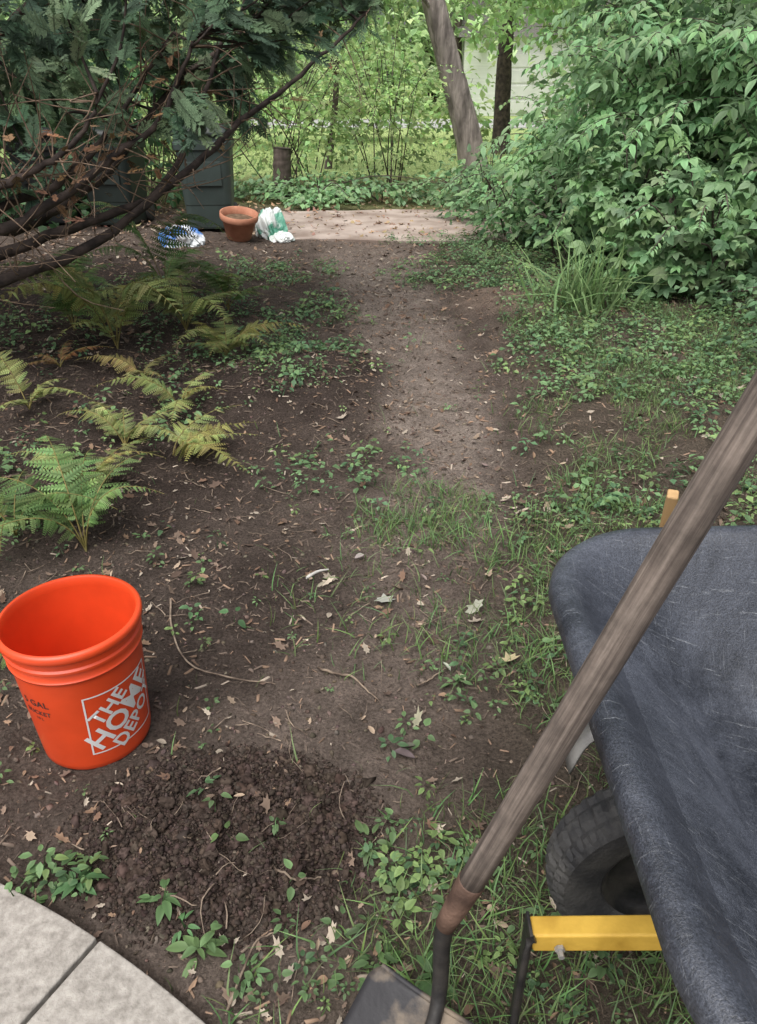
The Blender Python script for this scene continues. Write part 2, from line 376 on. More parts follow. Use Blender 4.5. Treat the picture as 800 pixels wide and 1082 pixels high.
R_=[rg(.66,1.12,.52,1.0,.14,.405),rg(.58,1.2,.46,1.05,.16,.44),rg(.345,1.42,.285,1.195,.17,.672),
    rg(.320,1.445,.262,1.218,.185,.668),rg(.318,1.447,.260,1.220,.186,.655),rg(.298,1.465,.243,1.237,.20,.655),rg(.292,1.471,.238,1.242,.205,.668),rg(.294,1.469,.240,1.240,.205,.688),rg(.303,1.46,.248,1.232,.20,.699),
    rg(.318,1.445,.262,1.218,.19,.701),rg(.334,1.43,.276,1.204,.18,.694),rg(.348,1.415,.289,1.191,.172,.678),rg(.40,1.36,.33,1.15,.165,.615),rg(.49,1.28,.40,1.09,.155,.52),rg(.565,1.20,.46,1.04,.15,.452),rg(.62,1.15,.5,1.005,.14,.424),rg(.70,1.08,.56,.95,.12,.414)]
V,F=loft(R_);pymesh('tray',V,F,M_tray,wb)
M_yel=noisemat('yellow_paint',(.46,.27,.035),(.70,.44,.07),18,.5,.15,40,detail=9.)
M_stl=noisemat('black_steel',(.02,.02,.022),(.06,.055,.05),20,.45,.2,60,metal=.3)
M_gal=noisemat('grey_steel',(.22,.21,.2),(.4,.39,.37),15,.5,.1,60,metal=.4)
M_rub=noisemat('rubber',(.030,.030,.032),(.085,.082,.078),14,.75,.3,120)
def bar(name,A,B,w,h,mat,bev=.003,par=wb):
    A=Vector(A);B=Vector(B);L=(B-A).length;V,F=box(0,L,-w/2,w/2,-h/2,h/2)
    o=pymesh(name,V,F,mat,par,False,bevel=bev);o.location=A;o.rotation_mode='QUATERNION'
    d=(B-A).normalized();yv=Vector((0,0,1)).cross(d)
    if yv.length<1e-3:yv=Vector((0,1,0))
    yv.normalize();zv=d.cross(yv);o.rotation_quaternion=Matrix((d,yv,zv)).transposed().to_quaternion();return o
bar('rail_near',(.235,.690,.300),(1.75,.52,.60),.034,.040,M_yel,.004)
bar('rail_far',(.47,1.06,.335),(1.75,1.12,.60),.034,.040,M_yel,.004)
V,T,_=tube([(.236,.668,.322),(.228,.668,.318),(.226,.668,.29),(.224,.668,.15),(.226,.67,.0)],.006,8);npmesh('nose_strap',V,T,M_stl,smooth=True,parent=wb)
bar('nose_plate',(.231,.69,.326),(.231,.69,.0),.040,.005,M_stl,.001)
bar('axle',(.53,.69,.2),(.53,1.06,.2),.016,.016,M_stl,.002)
bar('strut_near',(.53,.70,.2),(.55,.67,.36),.03,.006,M_stl,.001)
bar('strut_far',(.53,1.045,.2),(.50,1.06,.34),.03,.006,M_gal,.001)
bar('leg_near',(1.2,.58,.45),(1.3,.56,.01),.03,.03,M_stl);bar('leg_far',(1.2,1.09,.45),(1.3,1.1,.01),.03,.03,M_stl)
bar('leg_brace',(1.29,.56,.06),(1.29,1.1,.06),.02,.02,M_stl)
bar('tray_crossbar',(.75,.60,.385),(.75,1.1,.385),.03,.02,M_stl)
P1=cat([(.375,1.055,.26),(.40,1.06,.33),(.44,1.06,.37)],8);V=[];F=[]
for q,p in enumerate(P1):
    w=.045;V+=[(p[0],p[1]-w/2,p[2]),(p[0],p[1]+w/2,p[2])]
    if q: F.append((2*q-2,2*q-1,2*q+1,2*q))
pymesh('wheel_bracket',V,F,M_gal,wb,solid=.004)
def bolt(c,mat=M_gal,par=wb):
    V,F=loft([[(c[0]+r*math.cos(math.pi/3*k),yy,c[2]+r*math.sin(math.pi/3*k)) for k in range(6)] for r,yy in ((.008,c[1]),(.008,c[1]-.006),(.005,c[1]-.007),(.005,c[1]-.016))])
    pymesh('bolt',V,F,mat,par,False)
bolt((.275,.668,.300))
wcx,wcy=.508,.875
sg=160;rings=[]
pr=[(.105,-.028),(.112,-.036),(.14,-.046),(.165,-.049),(.180,-.049),(.190,-.043),(.197,-.032),(.200,-.020),(.2015,-.008),(.2015,.008),(.200,.020),(.197,.032),(.190,.043),(.180,.049),(.165,.049),(.14,.046),(.112,.036),(.105,.028)]
for j in range(sg):
    ring=[]
    for q,(r,w) in enumerate(pr):
        if 5<=q<=12:
            if ((j+int(abs(q-8.5)*1.5))%4)<1 or q in(7,10): r-=.007
        a=2*math.pi*j/sg;ring.append((wcx+r*math.cos(a),wcy+w,.2+r*math.sin(a)))
    rings.append(ring)
m_=len(pr);V=[p for r in rings for p in r];F=[]
for j in range(sg):
    k=(j+1)%sg
    for q in range(m_-1):F.append((j*m_+q,j*m_+q+1,k*m_+q+1,k*m_+q))
o=pymesh('tire',V,F,M_rub,wb,True);o.modifiers.new('e','EDGE_SPLIT').split_angle=math.radians(25)
V,F=lathe([(.001,-.034),(.03,-.034),(.034,-.02),(.07,-.012),(.095,-.02),(.107,-.034),(.11,-.03),(.11,.03),(.107,.034),(.095,.02),(.07,.012),(.034,.02),(.03,.034),(.001,.034)],48)
V=[(wcx+a,wcy+c,.2+b) for a,b,c in V];pymesh('wheel_hub',V,F,M_stl,wb)
st=empty('wooden_stake')
bar('stake_shaft',(.66,1.52,-.05),(.580,1.312,.735),.022,.026,noisemat('raw_wood',(.34,.21,.09),(.50,.32,.15),10,.7,.3,60,(.2,2,2)),.004,st)

# ================================================================ SHOVEL
sh=empty('shovel')
def woodmat():
    m,nt,p=newmat('weathered_wood');L=nt.links;tc=N(nt,'ShaderNodeTexCoord');mp=N(nt,'ShaderNodeMapping');mp.inputs['Scale'].default_value=(90,90,3);L.new(tc.outputs['Object'],mp.inputs['Vector'])
    nz=N(nt,'ShaderNodeTexNoise',Scale=1.6,Detail=8.,Roughness=.65,Distortion=.3);L.new(mp.outputs[0],nz.inputs['Vector'])
    cr=N(nt,'ShaderNodeValToRGB');e=cr.color_ramp.elements;e[0].position=.34;e[0].color=(.07,.052,.043,1);e[1].position=.66;e[1].color=(.27,.22,.185,1)
    L.new(nz.outputs['Fac'],cr.inputs[0])
    n2=N(nt,'ShaderNodeTexNoise',Scale=14.,Detail=6.,Roughness=.7);L.new(tc.outputs['Object'],n2.inputs['Vector'])
    mr=N(nt,'ShaderNodeMapRange');mr.inputs['From Min'].default_value=.3;mr.inputs['From Max'].default_value=.7;mr.inputs['To Min'].default_value=.5;mr.inputs['To Max'].default_value=1.2;L.new(n2.outputs['Fac'],mr.inputs['Value'])
    v=N(nt,'ShaderNodeVectorMath',operation='SCALE');L.new(cr.outputs[0],v.inputs[0]);L.new(mr.outputs[0],v.inputs['Scale']);L.new(v.outputs[0],p.inputs['Base Color'])
    b=N(nt,'ShaderNodeBump',Strength=.6,Distance=.003);L.new(nz.outputs['Fac'],b.inputs['Height']);L.new(b.outputs[0],p.inputs['Normal']);p.inputs['Roughness'].default_value=.75;return m
A=Vector((.126,.696,.385));D=Vector((.305,.005,.952)).normalized()
def axial(name,prof,mat,seg=32):
    V,F=lathe(prof,seg,cap0=True,cap1=True);o=pymesh(name,V,F,mat,sh);o.location=A;o.rotation_mode='QUATERNION';o.rotation_quaternion=D.to_track_quat('Z','Y');return o
axial('handle',[(.0195,.03),(.0198,.1),(.0205,.4),(.0208,.7),(.020,.95),(.0205,1.08),(.019,1.12),(.01,1.13)],woodmat())
M_rust=noisemat('rusty_steel',(.06,.035,.026),(.18,.11,.08),16,.7,.4,80,metal=.2)
axial('ferrule',[(.0160,-.075),(.0178,-.04),(.0200,.01),(.0210,.036),(.0198,.038)],M_rust)
M_blade=noisemat('blade_steel',(.034,.033,.036),(.24,.19,.14),11,.6,.6,50,metal=.1,lo=.46,hi=.60,bdist=.004,detail=10.)
S0=A+D*-.06
c0=Vector((.100,.685,.115));Wd=Vector((.86,-.40,-.26)).normalized();Dd=Vector((-.42,-.66,-.5));Dd=(Dd-Wd*Dd.dot(Wd)).normalized();Nn=Wd.cross(Dd).normalized()
if Nn.z>0: Nn=-Nn
ct=c0-Nn*.034
V,T,_=tube(cat([S0+D*.02,S0,S0+Vector((-.008,-.002,-.05)),ct+Vector((.0,.012,.035)),ct+Dd*.02-Nn*.006,ct+Dd*.06-Nn*.001,ct+Dd*.11+Nn*.004],28),np.linspace(.0168,.009,28),16)
npmesh('neck',V,T,M_stl,smooth=True,parent=sh)
V=[];F=[];nu,nv=24,26
for iv in range(nv+1):
    t=iv/nv;hw=.125*np.interp(t,[0,.06,.5,.7,.85,.95,1],[.86,.97,1,.9,.66,.36,.04])
    for iu in range(nu+1):
        s_=iu/nu*2-1;V.append(c0+Wd*(s_*hw)+Dd*(t*.29)+Nn*(-.035*(1-s_*s_)*(1-.3*t)+.02*math.sin(t*2.2)))
for iv in range(nv):
    for iu in range(nu):
        a=iv*(nu+1)+iu;F.append((a,a+1,a+nu+2,a+nu+1))
pymesh('blade',V,F,M_blade,sh,solid=.003)
V,T,_=tube([c0+Wd*u_*.106+Nn*(-.035*(1-(u_)**2)) for u_ in np.linspace(-1,1,15)],.0045,8);npmesh('blade_step',V,T,M_blade,smooth=True,parent=sh)

# ================================================================ BINS / POTS / BAGS
def bin_(x0,y0,col,name,yaw=0,w=.56,d=.6,h=.95):
    e=empty(name);e.location=(x0,y0,float(H(np.array([x0]),np.array([y0]))[0]));e.rotation_euler=(0,0,yaw)
    m=plastic(name+'_plastic',col,.5);ml=plastic(name+'_lid_plastic',tuple(c*.5 for c in col),.5)
    def rr(k,z,r=.09): return rrect(-w/2*k,w/2*k,-d/2*k,d/2*k,r*k,z,6,3)
    V,F=loft([rr(.80,.03),rr(.82,.05),rr(.85,.25),rr(.865,.26),rr(.97,h-.12),rr(1.03,h-.115),rr(1.04,h-.05),rr(1.0,h-.04),rr(1.0,h)]);pymesh('bin_body',V,F,m,e,False,bevel=.004)
    V,F=loft([rr(1.06,h+.003),rr(1.08,h+.02),rr(1.05,h+.05),rr(.85,h+.085),rr(.5,h+.095)]);pymesh('bin_lid',V,F,ml,e,True)
    V,F=box(-w*.3,w*.3,-d/2*.93-.012,-d/2*.93,h*.5,h*.75);pymesh('front_panel',V,F,m,e,False,bevel=.004)
    for sx in (-1,1):
        V,F=lathe([(.001,-.03),(.09,-.03),(.11,-.02),(.11,.02),(.09,.03),(.001,.03)],28)
        pymesh('bin_wheel',[(sx*(w*.42)+c,d*.38+a,.11+b) for a,b,c in V],F,M_rub,e)
    V,T,_=tube([(-w*.4,d*.5,h-.03),(-w*.4,d*.62,h),(w*.4,d*.62,h),(w*.4,d*.5,h-.03)],.014,8);npmesh('bin_handle',V,T,m,smooth=True,parent=e)
bin_(-1.72,8.3,(.05,.070,.064),'wheelie_bin',.1,.54,.58,.87)
bin_(-2.75,8.6,(.018,.028,.025),'wheelie_bin.001',-.1,.56,.6,.85)
bin_(-3.5,8.7,(.02,.022,.024),'wheelie_bin.002',.15,.56,.6,.85)
M_ter=noisemat('terracotta',(.36,.145,.085),(.52,.24,.15),8,.85,.2,60)
def pot(x,y,r,h,z=0,lean=(0,0,0)):
    e=empty('flower_pot');e.location=(x,y,float(H(np.array([x]),np.array([y]))[0])+z);e.rotation_euler=lean
    V,F=lathe([(.001,0),(r*.62,0),(r*.66,.01),(r*.9,h*.75),(r,h*.76),(r*1.02,h*.8),(r*1.02,h),(r*.94,h),(r*.86,h*.75),(r*.6,.03),(.001,.03)],40);pymesh('pot_body',V,F,M_ter,e)
    V,F=lathe([(r*.84,h*.74),(r*.5,h*.80),(.001,h*.83)],24,cap1=False);pymesh('pot_soil',V,F,noisemat('pot_soil',(.08,.05,.03),(.2,.13,.08),20,.9,.6,50),e)
pot(-1.36,7.75,.18,.24,.02,(.18,.12,0))
def bag(x,y,sx,sy,sz,c1,c2,name,sd):
    bm=bmesh.new();bmesh.ops.create_icosphere(bm,subdivisions=5,radius=1)
    for v in bm.verts:
        c=v.co;nn=float(fbm(np.array([c.x*2.3+sd+c.z]),np.array([c.y*2.3-c.z*1.7]),4,sd)[0])-.5
        cr=abs(float(vn(np.array([c.x*5+c.z*3+sd]),np.array([c.y*5-c.z*4]),sd)[0])-.5)
        f=1+nn*.9+cr*.35
        v.co=Vector((c.x*sx*f,c.y*sy*f,max(c.z*sz*f,-sz*.35)+sz*.35))
    me=bpy.data.meshes.new(name);bm.to_mesh(me);bm.free()
    m=noisemat(name+'_film',c1,c2,6,.35,.6,25,lo=.46,hi=.53);me.materials.append(m)
    o=link(bpy.data.objects.new(name,me));o.location=(x,y,float(H(np.array([x]),np.array([y]))[0]))
bag(-1.84,7.35,.19,.12,.12,(.06,.2,.55),(.75,.78,.8),'plastic_bag',3)
bag(-1.08,8.0,.13,.12,.18,(.7,.74,.72),(.12,.35,.25),'plastic_bag.001',9)
bag(-.95,7.85,.10,.1,.06,(.6,.66,.62),(.78,.8,.78),'plastic_bag.002',12)

# ================================================================ SOIL BITS, LITTER
def ok(x,y):
    return (~in_patio(x,y,.01))&(np.hypot(x-bx,y-by)>.145)
def pts(nc,x0,x1,y0,y1,dens,pw=1.):
    x=U(x0,x1,nc);y=y0+(y1-y0)*rng.random(nc)**pw
    k=(rng.random(nc)<dens(x,y))&ok(x,y);return x[k],y[k]
def icot(seed,sub=1,amp=.35):
    bm=bmesh.new();bmesh.ops.create_icosphere(bm,subdivisions=sub,radius=1);r=np.random.default_rng(seed)
    V=np.array([v.co for v in bm.verts]);T=np.array([[v.index for v in f.verts] for f in bm.faces]);bm.free()
    lo=.35+.9*vn3(V[:,0]*2.2+seed*7,V[:,1]*2.2,V[:,2]*2.2,seed)+.55*vn3(V[:,0]*5.5+seed*3,V[:,1]*5.5,V[:,2]*5.5,seed+4)
    V=V*(lo[:,None]+r.uniform(-amp,amp,(len(V),1)))*np.array([1,r.uniform(.5,1),r.uniform(.4,.8)]);return V,T,r.uniform(.45,1.35,len(V))
CL=[icot(k,3,.14) for k in range(5)]+[icot(k+30,2,.26) for k in range(4)];CS=[icot(20+k,1,.35) for k in range(3)]
dd=lambda x,y:blobs(x,y,[(-.33,1.09,.38,.27,1)])
x,y=pts(2600,-.78,.1,.8,1.45,lambda x,y:dd(x,y)*(fbm(x*9,y*9,3,3)>.46))
place('soil_clods',CL,x,y,.004+.015*rng.random(len(x))**3.5,(.064,.047,.039),M_soilbit,-.002,1.2,v=.3,h=.06)
x,y=pts(42000,-.8,.12,.78,1.48,lambda x,y:dd(x,y))
place('soil_clods.001',CS,x,y,.0015+.007*rng.random(len(x))**3,(.066,.049,.041),M_soilbit,.002,1.2,v=.4,h=.06)
x,y=pts(48000,-2.5,2,.6,6.5,lambda x,y:np.clip(.25+.6*(1-rightm(x,y)),0,1),1.6)
place('soil_crumbs',CS,x,y,.0012+.009*rng.random(len(x))**5,(.14,.108,.088),M_soilbit,.0,1.,v=.55,h=.1)
def chip(seed):
    r=np.random.default_rng(seed);w=r.uniform(.1,.3)
    V=np.array([(-w,-1,0),(w,-1+r.uniform(0,.4),0),(w*.9,1,0),(-w*.7,1-r.uniform(0,.4),0),(0,-.8,.22),(0,.8,.22)])
    T=np.array([(0,1,4),(1,2,5),(1,5,4),(2,3,5),(3,0,4),(3,4,5)]);return V,T,np.array([.8,.8,.8,.8,1.2,1.2])
CH=[chip(k) for k in range(5)]
x,y=pts(75000,-3.5,2.2,.6,8,lambda x,y:(.10+.7*fbm(x*4,y*4,3,30))*(1-.8*dd(x,y)),1.6)
c=np.where((rng.random(len(x))<.4)[:,None],np.array([[.22,.15,.105]]),np.array([[.12,.092,.073]]))*np.ones((len(x),3))
c[rng.random(len(x))<.08]=(.36,.30,.24)
place('wood_chips',CH,x,y,(.0025+.013*rng.random(len(x))**3)*(1+.14*y),c,M_dry,.002,.5,v=.45)
def dry(seed):
    r=np.random.default_rng(seed);k=14;V=[(0,0,0)];c1,c2=r.uniform(-.5,.9),r.uniform(-.3,1.)
    for i in range(k):
        a=2*math.pi*i/k;rad=(1.0 if i%2 else .62)*r.uniform(.8,1.15);xx,yy=rad*math.cos(a)*.5,rad*math.sin(a)
        V.append((xx,yy,c1*xx*xx*1.6+c2*yy*yy*.5+r.uniform(-.05,.05)))
    T=[(0,i+1,(i+1)%k+1) for i in range(k)];return np.array(V),np.array(T),np.array([.8]+[1.]*k)
DL=[dry(k) for k in range(5)]+[leaf_t(.45,5,-.5,.5),leaf_t(.5,5,.9,-.3),leaf_t(.6,5,.6,.3),leaf_t(.35,5,1.2,-.4)]
x,y=pts(24000,-3.5,3,.65,9,lambda x,y:(.10+.8*(fbm(x*2.2,y*2.2,3,50)>.5)*.6)*(1-.8*dd(x,y)),1.45)
c=np.array([[.27,.18,.12],[.34,.26,.19],[.16,.10,.07],[.40,.34,.27],[.20,.145,.11],[.13,.09,.07]])[rng.integers(0,6,len(x))]
place('leaf_litter',DL,x,y,(.006+.019*rng.random(len(x))**2)*(1+.10*y),c,M_dry,.007,.55,v=.3)
x=U(-3,3,1200);y=U(8.0,11.5,1200);place('leaf_litter.001',DL,x,y,U(.025,.055,1200),(.36,.24,.16),M_dry,.03,.5)
x=np.array([.20,.235,.37,-.20,-1.95,-1.85,-2.1,.02,.12,.50,.16,.3,.62,.68,.45,.56,.60,.10,-.05,.9,1.0]);y=np.array([1.60,1.56,1.66,2.02,3.7,3.9,3.4,1.95,1.82,2.6,2.05,1.9,2.5,2.42,2.9,2.38,2.42,1.42,2.2,2.9,2.85])
place('fallen_leaf',DL,x,y,U(.026,.042,len(x)),(.38,.32,.25),M_dry,.014,.6)
x=np.array([.035,.055]);y=np.array([1.31,1.325]);place('dark_leaf',[DL[6],DL[8]],x,y,.055,(.12,.105,.10),M_dry,.015,.6)
L=[]
def gtw(P,r=.003,n=16,dz=.008):
    P=cat([(p[0],p[1],0) for p in P],n);P[:,2]=H(P[:,0],P[:,1])+dz+.006*rng.random(n);L.append(tube(P,np.linspace(r,r*.5,n),6))
gtw([(-.66,1.95),(-.62,1.80),(-.53,1.64),(-.36,1.58),(-.28,1.56)],.0035,22);gtw([(-.17,1.62),(-.07,1.58),(.0,1.50)],.0045)
gtw([(-.22,1.0),(-.17,.97),(-.12,.99)],.003);gtw([(.1,1.55),(.2,1.62)],.003);gtw([(-.27,.72),(-.24,.84),(-.2,.87)],.003)
for q in range(1200):
    x0=U(-2.4,1.4);y0=.8+5*rng.random()**1.5;a=U(0,6.28);l=U(.02,.13)
    if in_patio(x0,y0,.1) or math.hypot(x0-bx,y0-by)<.25:continue
    gtw([(x0,y0),(x0+l*.5*math.cos(a),y0+l*.5*math.sin(a)),(x0+l*math.cos(a+U(-.4,.4)),y0+l*math.sin(a))],U(.0008,.0022),6,.006)
V,T,C=merge(L);npmesh('twigs',V,T,noisemat('twig_bark',(.11,.08,.06),(.31,.24,.18),30,.9,.3,80),smooth=True)
fe=tube(cat([(-.235,2.03,.03),(-.20,2.06,.035),(-.165,2.08,.03)],10),[.004,.006,.006,.005,.005,.004,.004,.003,.003,.002],6);npmesh('pale_stick',fe[0],fe[1],noisemat('pale_bark',(.40,.38,.35),(.56,.54,.50),20,.8,.2),smooth=True)

# ================================================================ GROUNDCOVER
G1=[(.08,1.02,.22,.15,.7),(-.10,.80,.24,.11,.5),(-.45,4.75,.42,1.3,.9),(-.22,2.9,.48,.32,.5),(-.85,6.7,.6,.7,.7),(.75,6.5,.8,.75,1),(-.66,.99,.13,.07,.7),(-1.1,3.4,.4,.4,.3),(-1.55,2.5,.5,.6,.6),(-1.5,5.2,.9,.9,.45),(.2,1.25,.2,.15,.45),(.3,1.5,.2,.3,.35),(.5,8,.6,.5,.6),(-.9,4.2,.6,.6,.35),(-2.3,4.2,.8,1.2,.25),(-.15,2.5,.25,.2,.2)]
def gd(x,y):
    r=rightm(x,y)*np.interp(y,[.5,1.2,1.5,2.2,2.8,3.4,7.5,8.5],[.45,.4,.35,.45,.6,.9,.95,.5])
    nz=fbm(x*3.2,y*3.2,4,60)
    D=np.maximum(r*sstep(.40,.60,nz+.13*(y>3.6)),blobs(x,y,G1)*sstep(.40,.60,nz+.10))
    return np.maximum(D,.016*(y<5))
gcol=(.155,.275,.10)
def vc(n,base):
    c=np.tile(np.array(base),(n,1));k=rng.random(n);c[k<.25]*=[1.35,1.18,.95];c[k>.8]*=[.65,.75,.85];return c
x,y=pts(9000,-1.6,1.6,.62,2.6,gd)
place('groundcover',SPR,x,y,.008+.022*rng.random(len(x))**1.4,vc(len(x),gcol),M_leaf,.0,.35,v=.3)
x,y=pts(19000,-3.0,3.4,2.4,8.3,gd)
place('groundcover.001',SPRF,x,y,.013+.034*rng.random(len(x))**1.4,vc(len(x),(.175,.32,.125)),M_leaf,.0,.45,v=.35)
rx=np.array([-.38,-.34,-.43,-.68,-.62,-.72,-.05,.02,.1,-.02,-.24,-.02,.05]);ry=np.array([.88,.83,.92,1.0,.97,.93,.78,.80,.78,1.07,.80,.88,.94])
place('broadleaf_weeds',ROS,rx,ry,U(.030,.048,len(rx)),(.12,.225,.075),M_leaf,.004,.3)
rx=np.array([-.71,-.73,-.36,-.31,-.50,-.55,-.44]);ry=np.array([1.02,.985,1.12,1.06,1.72,1.85,1.84])
place('broadleaf_weeds.001',SPR,rx,ry,U(.02,.032,len(rx)),(.14,.26,.09),M_leaf,.004,.3)
def blade(b,w=.035):
    t=np.linspace(0,1,4);V=[]
    for q in t: V+=[(-w*(1-q**1.5),b*q*q,q*(1-.3*b*q)),(w*(1-q**1.5)+.001,b*q*q,q*(1-.3*b*q))]
    T=[]
    for i in range(3): T+=[(2*i,2*i+1,2*i+3),(2*i,2*i+3,2*i+2)]
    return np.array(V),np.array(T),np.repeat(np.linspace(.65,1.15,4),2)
GB=[blade(.2,.028),blade(.55,.028),blade(.9,.028),blade(1.2,.028)]
GG=[(.18,2.48,.30,.30,1),(.57,2.14,.28,.27,1),(.05,2.0,.5,.5,.12),(.35,1.75,.3,.3,.4),(.6,1.6,.35,.3,.7),(.25,.85,.2,.25,.5)]
def gg(x,y): return np.maximum(blobs(x,y,GG)*sstep(.25,.5,fbm(x*9,y*9,2,5)+.05),rightm(x,y)*.55*sstep(.4,.6,fbm(x*3,y*3,3,90))+.003)
def zR(n,t=.3):
    a=U(0,2*np.pi,n);y_=np.stack([np.cos(a),np.sin(a),np.zeros(n)],1);z_=np.stack([U(-t,t,n),U(-t,t,n),np.ones(n)],1);z_/=np.linalg.norm(z_,axis=1,keepdims=True)
    x_=np.cross(y_,z_);x_/=np.linalg.norm(x_,axis=1,keepdims=True);y_=np.cross(z_,x_);return np.stack([x_,y_,z_],2)
def grass(name,x,y,sz,col,v=.35):
    L=[];idx=rng.integers(0,4,len(x));z=H(x,y)-.003
    for k in range(4):
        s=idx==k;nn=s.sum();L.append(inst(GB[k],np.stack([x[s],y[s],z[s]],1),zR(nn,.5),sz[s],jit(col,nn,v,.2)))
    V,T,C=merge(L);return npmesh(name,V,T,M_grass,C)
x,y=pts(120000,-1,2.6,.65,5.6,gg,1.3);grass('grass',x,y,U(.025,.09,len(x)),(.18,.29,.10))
x=U(-15,15,12000);y=U(13.5,22,12000);grass('lawn',x,y,U(.1,.22,len(x)),(.36,.49,.18))
x=rng.normal(1.42,.15,130);y=rng.normal(5.35,.12,130)
L=[];B=[blade(.25,.02),blade(.6,.018),blade(1.1,.018)]
for k,b in enumerate(B):
    s=np.arange(130)%3==k;L.append(inst(b,np.stack([x[s],y[s],H(x[s],y[s])],1),zR(s.sum(),.5),U(.33,.60,s.sum()),jit((.22,.36,.13),s.sum(),.3,.1)))
V,T,C=merge(L);npmesh('daylily_plant',V,T,M_grass,C)

# ================================================================ FERNS
def pinna_t():
    lt=(np.array([(-.24,0.,0),(.24,0,0),(.2,.6,0),(0,1,-.05),(-.2,.6,0)]),np.array([(0,1,2),(0,2,4),(4,2,3)]),np.array([.85,.85,1.,1.1,1.]))
    P=[]
    for k in range(8):
        t=.06+.9*k/8;l=.17*(1-t)**.55+.03
        for sd in (-1,1):P.append((lt,(sd*1,.55,-.05),(0,0,1),(0,t,-.08*t*t),l,1.))
    P.append((stem_t(.06),(0,1,0),(0,0,1),(0,0,.002),1,.8));return comb(P)
PT=pinna_t()
M_stalk=noisemat('fern_stalk',(.14,.12,.035),(.26,.21,.07),20,.6,0)
def fern(x0,y0,nf,Lf,col,lift=1.,yaws=None,name='fern',spread=.3):
    z0=float(H(np.array([x0]),np.array([y0]))[0]);L=[];St=[]
    for k in range(nf):
        yw=yaws[k] if yaws is not None else 2*math.pi*k/nf+U(-.5,.5)
        l=Lf*U(.55,1.15);lf=lift*U(.6,1.2);s=np.linspace(0,1,40);out=l*(spread*s+(.92-spread)*s**2.0);zz=l*lf*(1.15*s-.78*s**2.6)
        sw=U(-.4,.4)*l*s*s
        P=np.stack([x0+out*math.cos(yw)-sw*math.sin(yw),y0+out*math.sin(yw)+sw*math.cos(yw),z0+zz],1)
        St.append(tube(P[::2],np.linspace(.0032,.0008,20),5))
        si=np.linspace(.18,.985,24);pos=np.stack([np.interp(si,s,P[:,q]) for q in range(3)],1)
        tg=np.gradient(pos,axis=0);tg/=np.linalg.norm(tg,axis=1,keepdims=True)
        side=np.cross(tg,[.3*math.sin(yw*3+k),.3*math.cos(k*2.),1.]);side/=np.linalg.norm(side,axis=1,keepdims=True);nr=np.cross(side,tg)
        ln=.22*l*np.interp(si,[.12,.3,.6,1],[.5,1,.85,.06]);fc=np.array(col)*U(.7,1.2)*(np.array([1.2,1.,.9]) if rng.random()<.3 else 1)
        for sd in (-1,1):
            m=len(si);d=sd*side+tg*U(.25,.6,m)[:,None]+nr*U(-.55,.0,m)[:,None]
            kk=rng.random(m)<.92
            L.append(inst(PT,pos[kk],basis(d,nr+.3*rng.normal(size=(m,3)))[kk],(ln*U(.65,1.12,m))[kk],(jit(fc,m,.22,.12))[kk]))
    e=empty(name);V,T,C=merge(L);npmesh('fronds',V,T,M_frond,C,parent=e);V,T,C=merge(St);npmesh('stalks',V,T,M_stalk,smooth=True,parent=e)
yg=(.35,.41,.14);gr=(.19,.31,.10);yl=(.43,.41,.17)
fern(-1.50,4.25,9,.80,yg,1.2);fern(-1.22,4.75,8,.74,yg,1.15);fern(-1.85,4.55,6,.68,gr,1.1)
fern(-.90,4.35,8,.56,yg,.85);fern(-1.55,5.6,7,.84,gr,1.1);fern(-2.1,5.3,6,.74,gr);fern(-1.05,5.3,6,.60,gr,1.0)
fern(-1.04,2.27,6,.50,gr,1.3,[1.6,2.4,.9,2.9,0.3,3.6],spread=.2);fern(-1.32,2.35,4,.46,gr,1.0)
fern(-1.12,3.05,5,.48,yg,.9,[.6,1.5,2.8,2.2,5.6]);fern(-.90,3.0,4,.52,yg,.6,[.05,.40,-.3,1.4])
fern(-1.25,3.85,4,.36,yl,.7);fern(-1.4,1.95,5,.42,gr,1.1);fern(-1.22,1.50,4,.36,gr,.9,[1.,2.,.2,3]);fern(-1.7,3.9,4,.30,(.34,.2,.09),.7)
fern(-1.15,2.65,4,.40,yg,.9);fern(-.98,1.66,4,.28,gr,.7,[1.2,2.2,2.9,3.6]);fern(-.98,3.5,4,.38,yg,.8);fern(-1.65,3.35,4,.44,yg,.9)

# ================================================================ YEW / CONIFER (left)
def tri(w): return np.array([(-w/2,0,0),(w/2,0,0),(w*.4,.7,0),(0,1,-.04),(-w*.4,.7,0)]),np.array([(0,1,2),(0,2,4),(4,2,3)]),np.array([.7,.7,1.,1.25,1.])
def spray(sd0=0):
    r=np.random.default_rng(sd0);P=[];nd2=(np.array([(-.22,0,0),(.22,0,0),(0,1,0)]),np.array([(0,1,2)]),np.array([.7,.7,1.3]))
    P.append((stem_t(.05),(0,1,0),(0,0,1),(0,0,0.),1,.5))
    for k in range(7):
        t=.04+.9*k/7;l=(.36*(1-t)**.6+.09)*r.uniform(.7,1.2)
        for sd in (-1,1):
            tt=t+(.06 if sd>0 else 0);d=np.array([sd*.75,.85,r.uniform(-.35,.1)]);d/=np.linalg.norm(d);b0=np.array([0,tt,-.25*tt*tt])
            P.append((tri(.12),d,(0,0,1),b0,l,.95))
            for m in range(4):
                u=.15+.75*m/4
                for s2 in (-1,1):
                    pd=np.array([-d[1]*s2,d[0]*s2,r.uniform(-.2,.2)])*.65+d*.85
                    P.append((nd2,pd,(0,0,1),b0+d*l*u,l*.36*(1-.4*u)+.015,1.05))
    return comb(P)
SP=[spray(1),spray(2),spray(3)]
yew=empty('yew_tree')
br=[]
base=np.array([-3.3,4.3,0.])
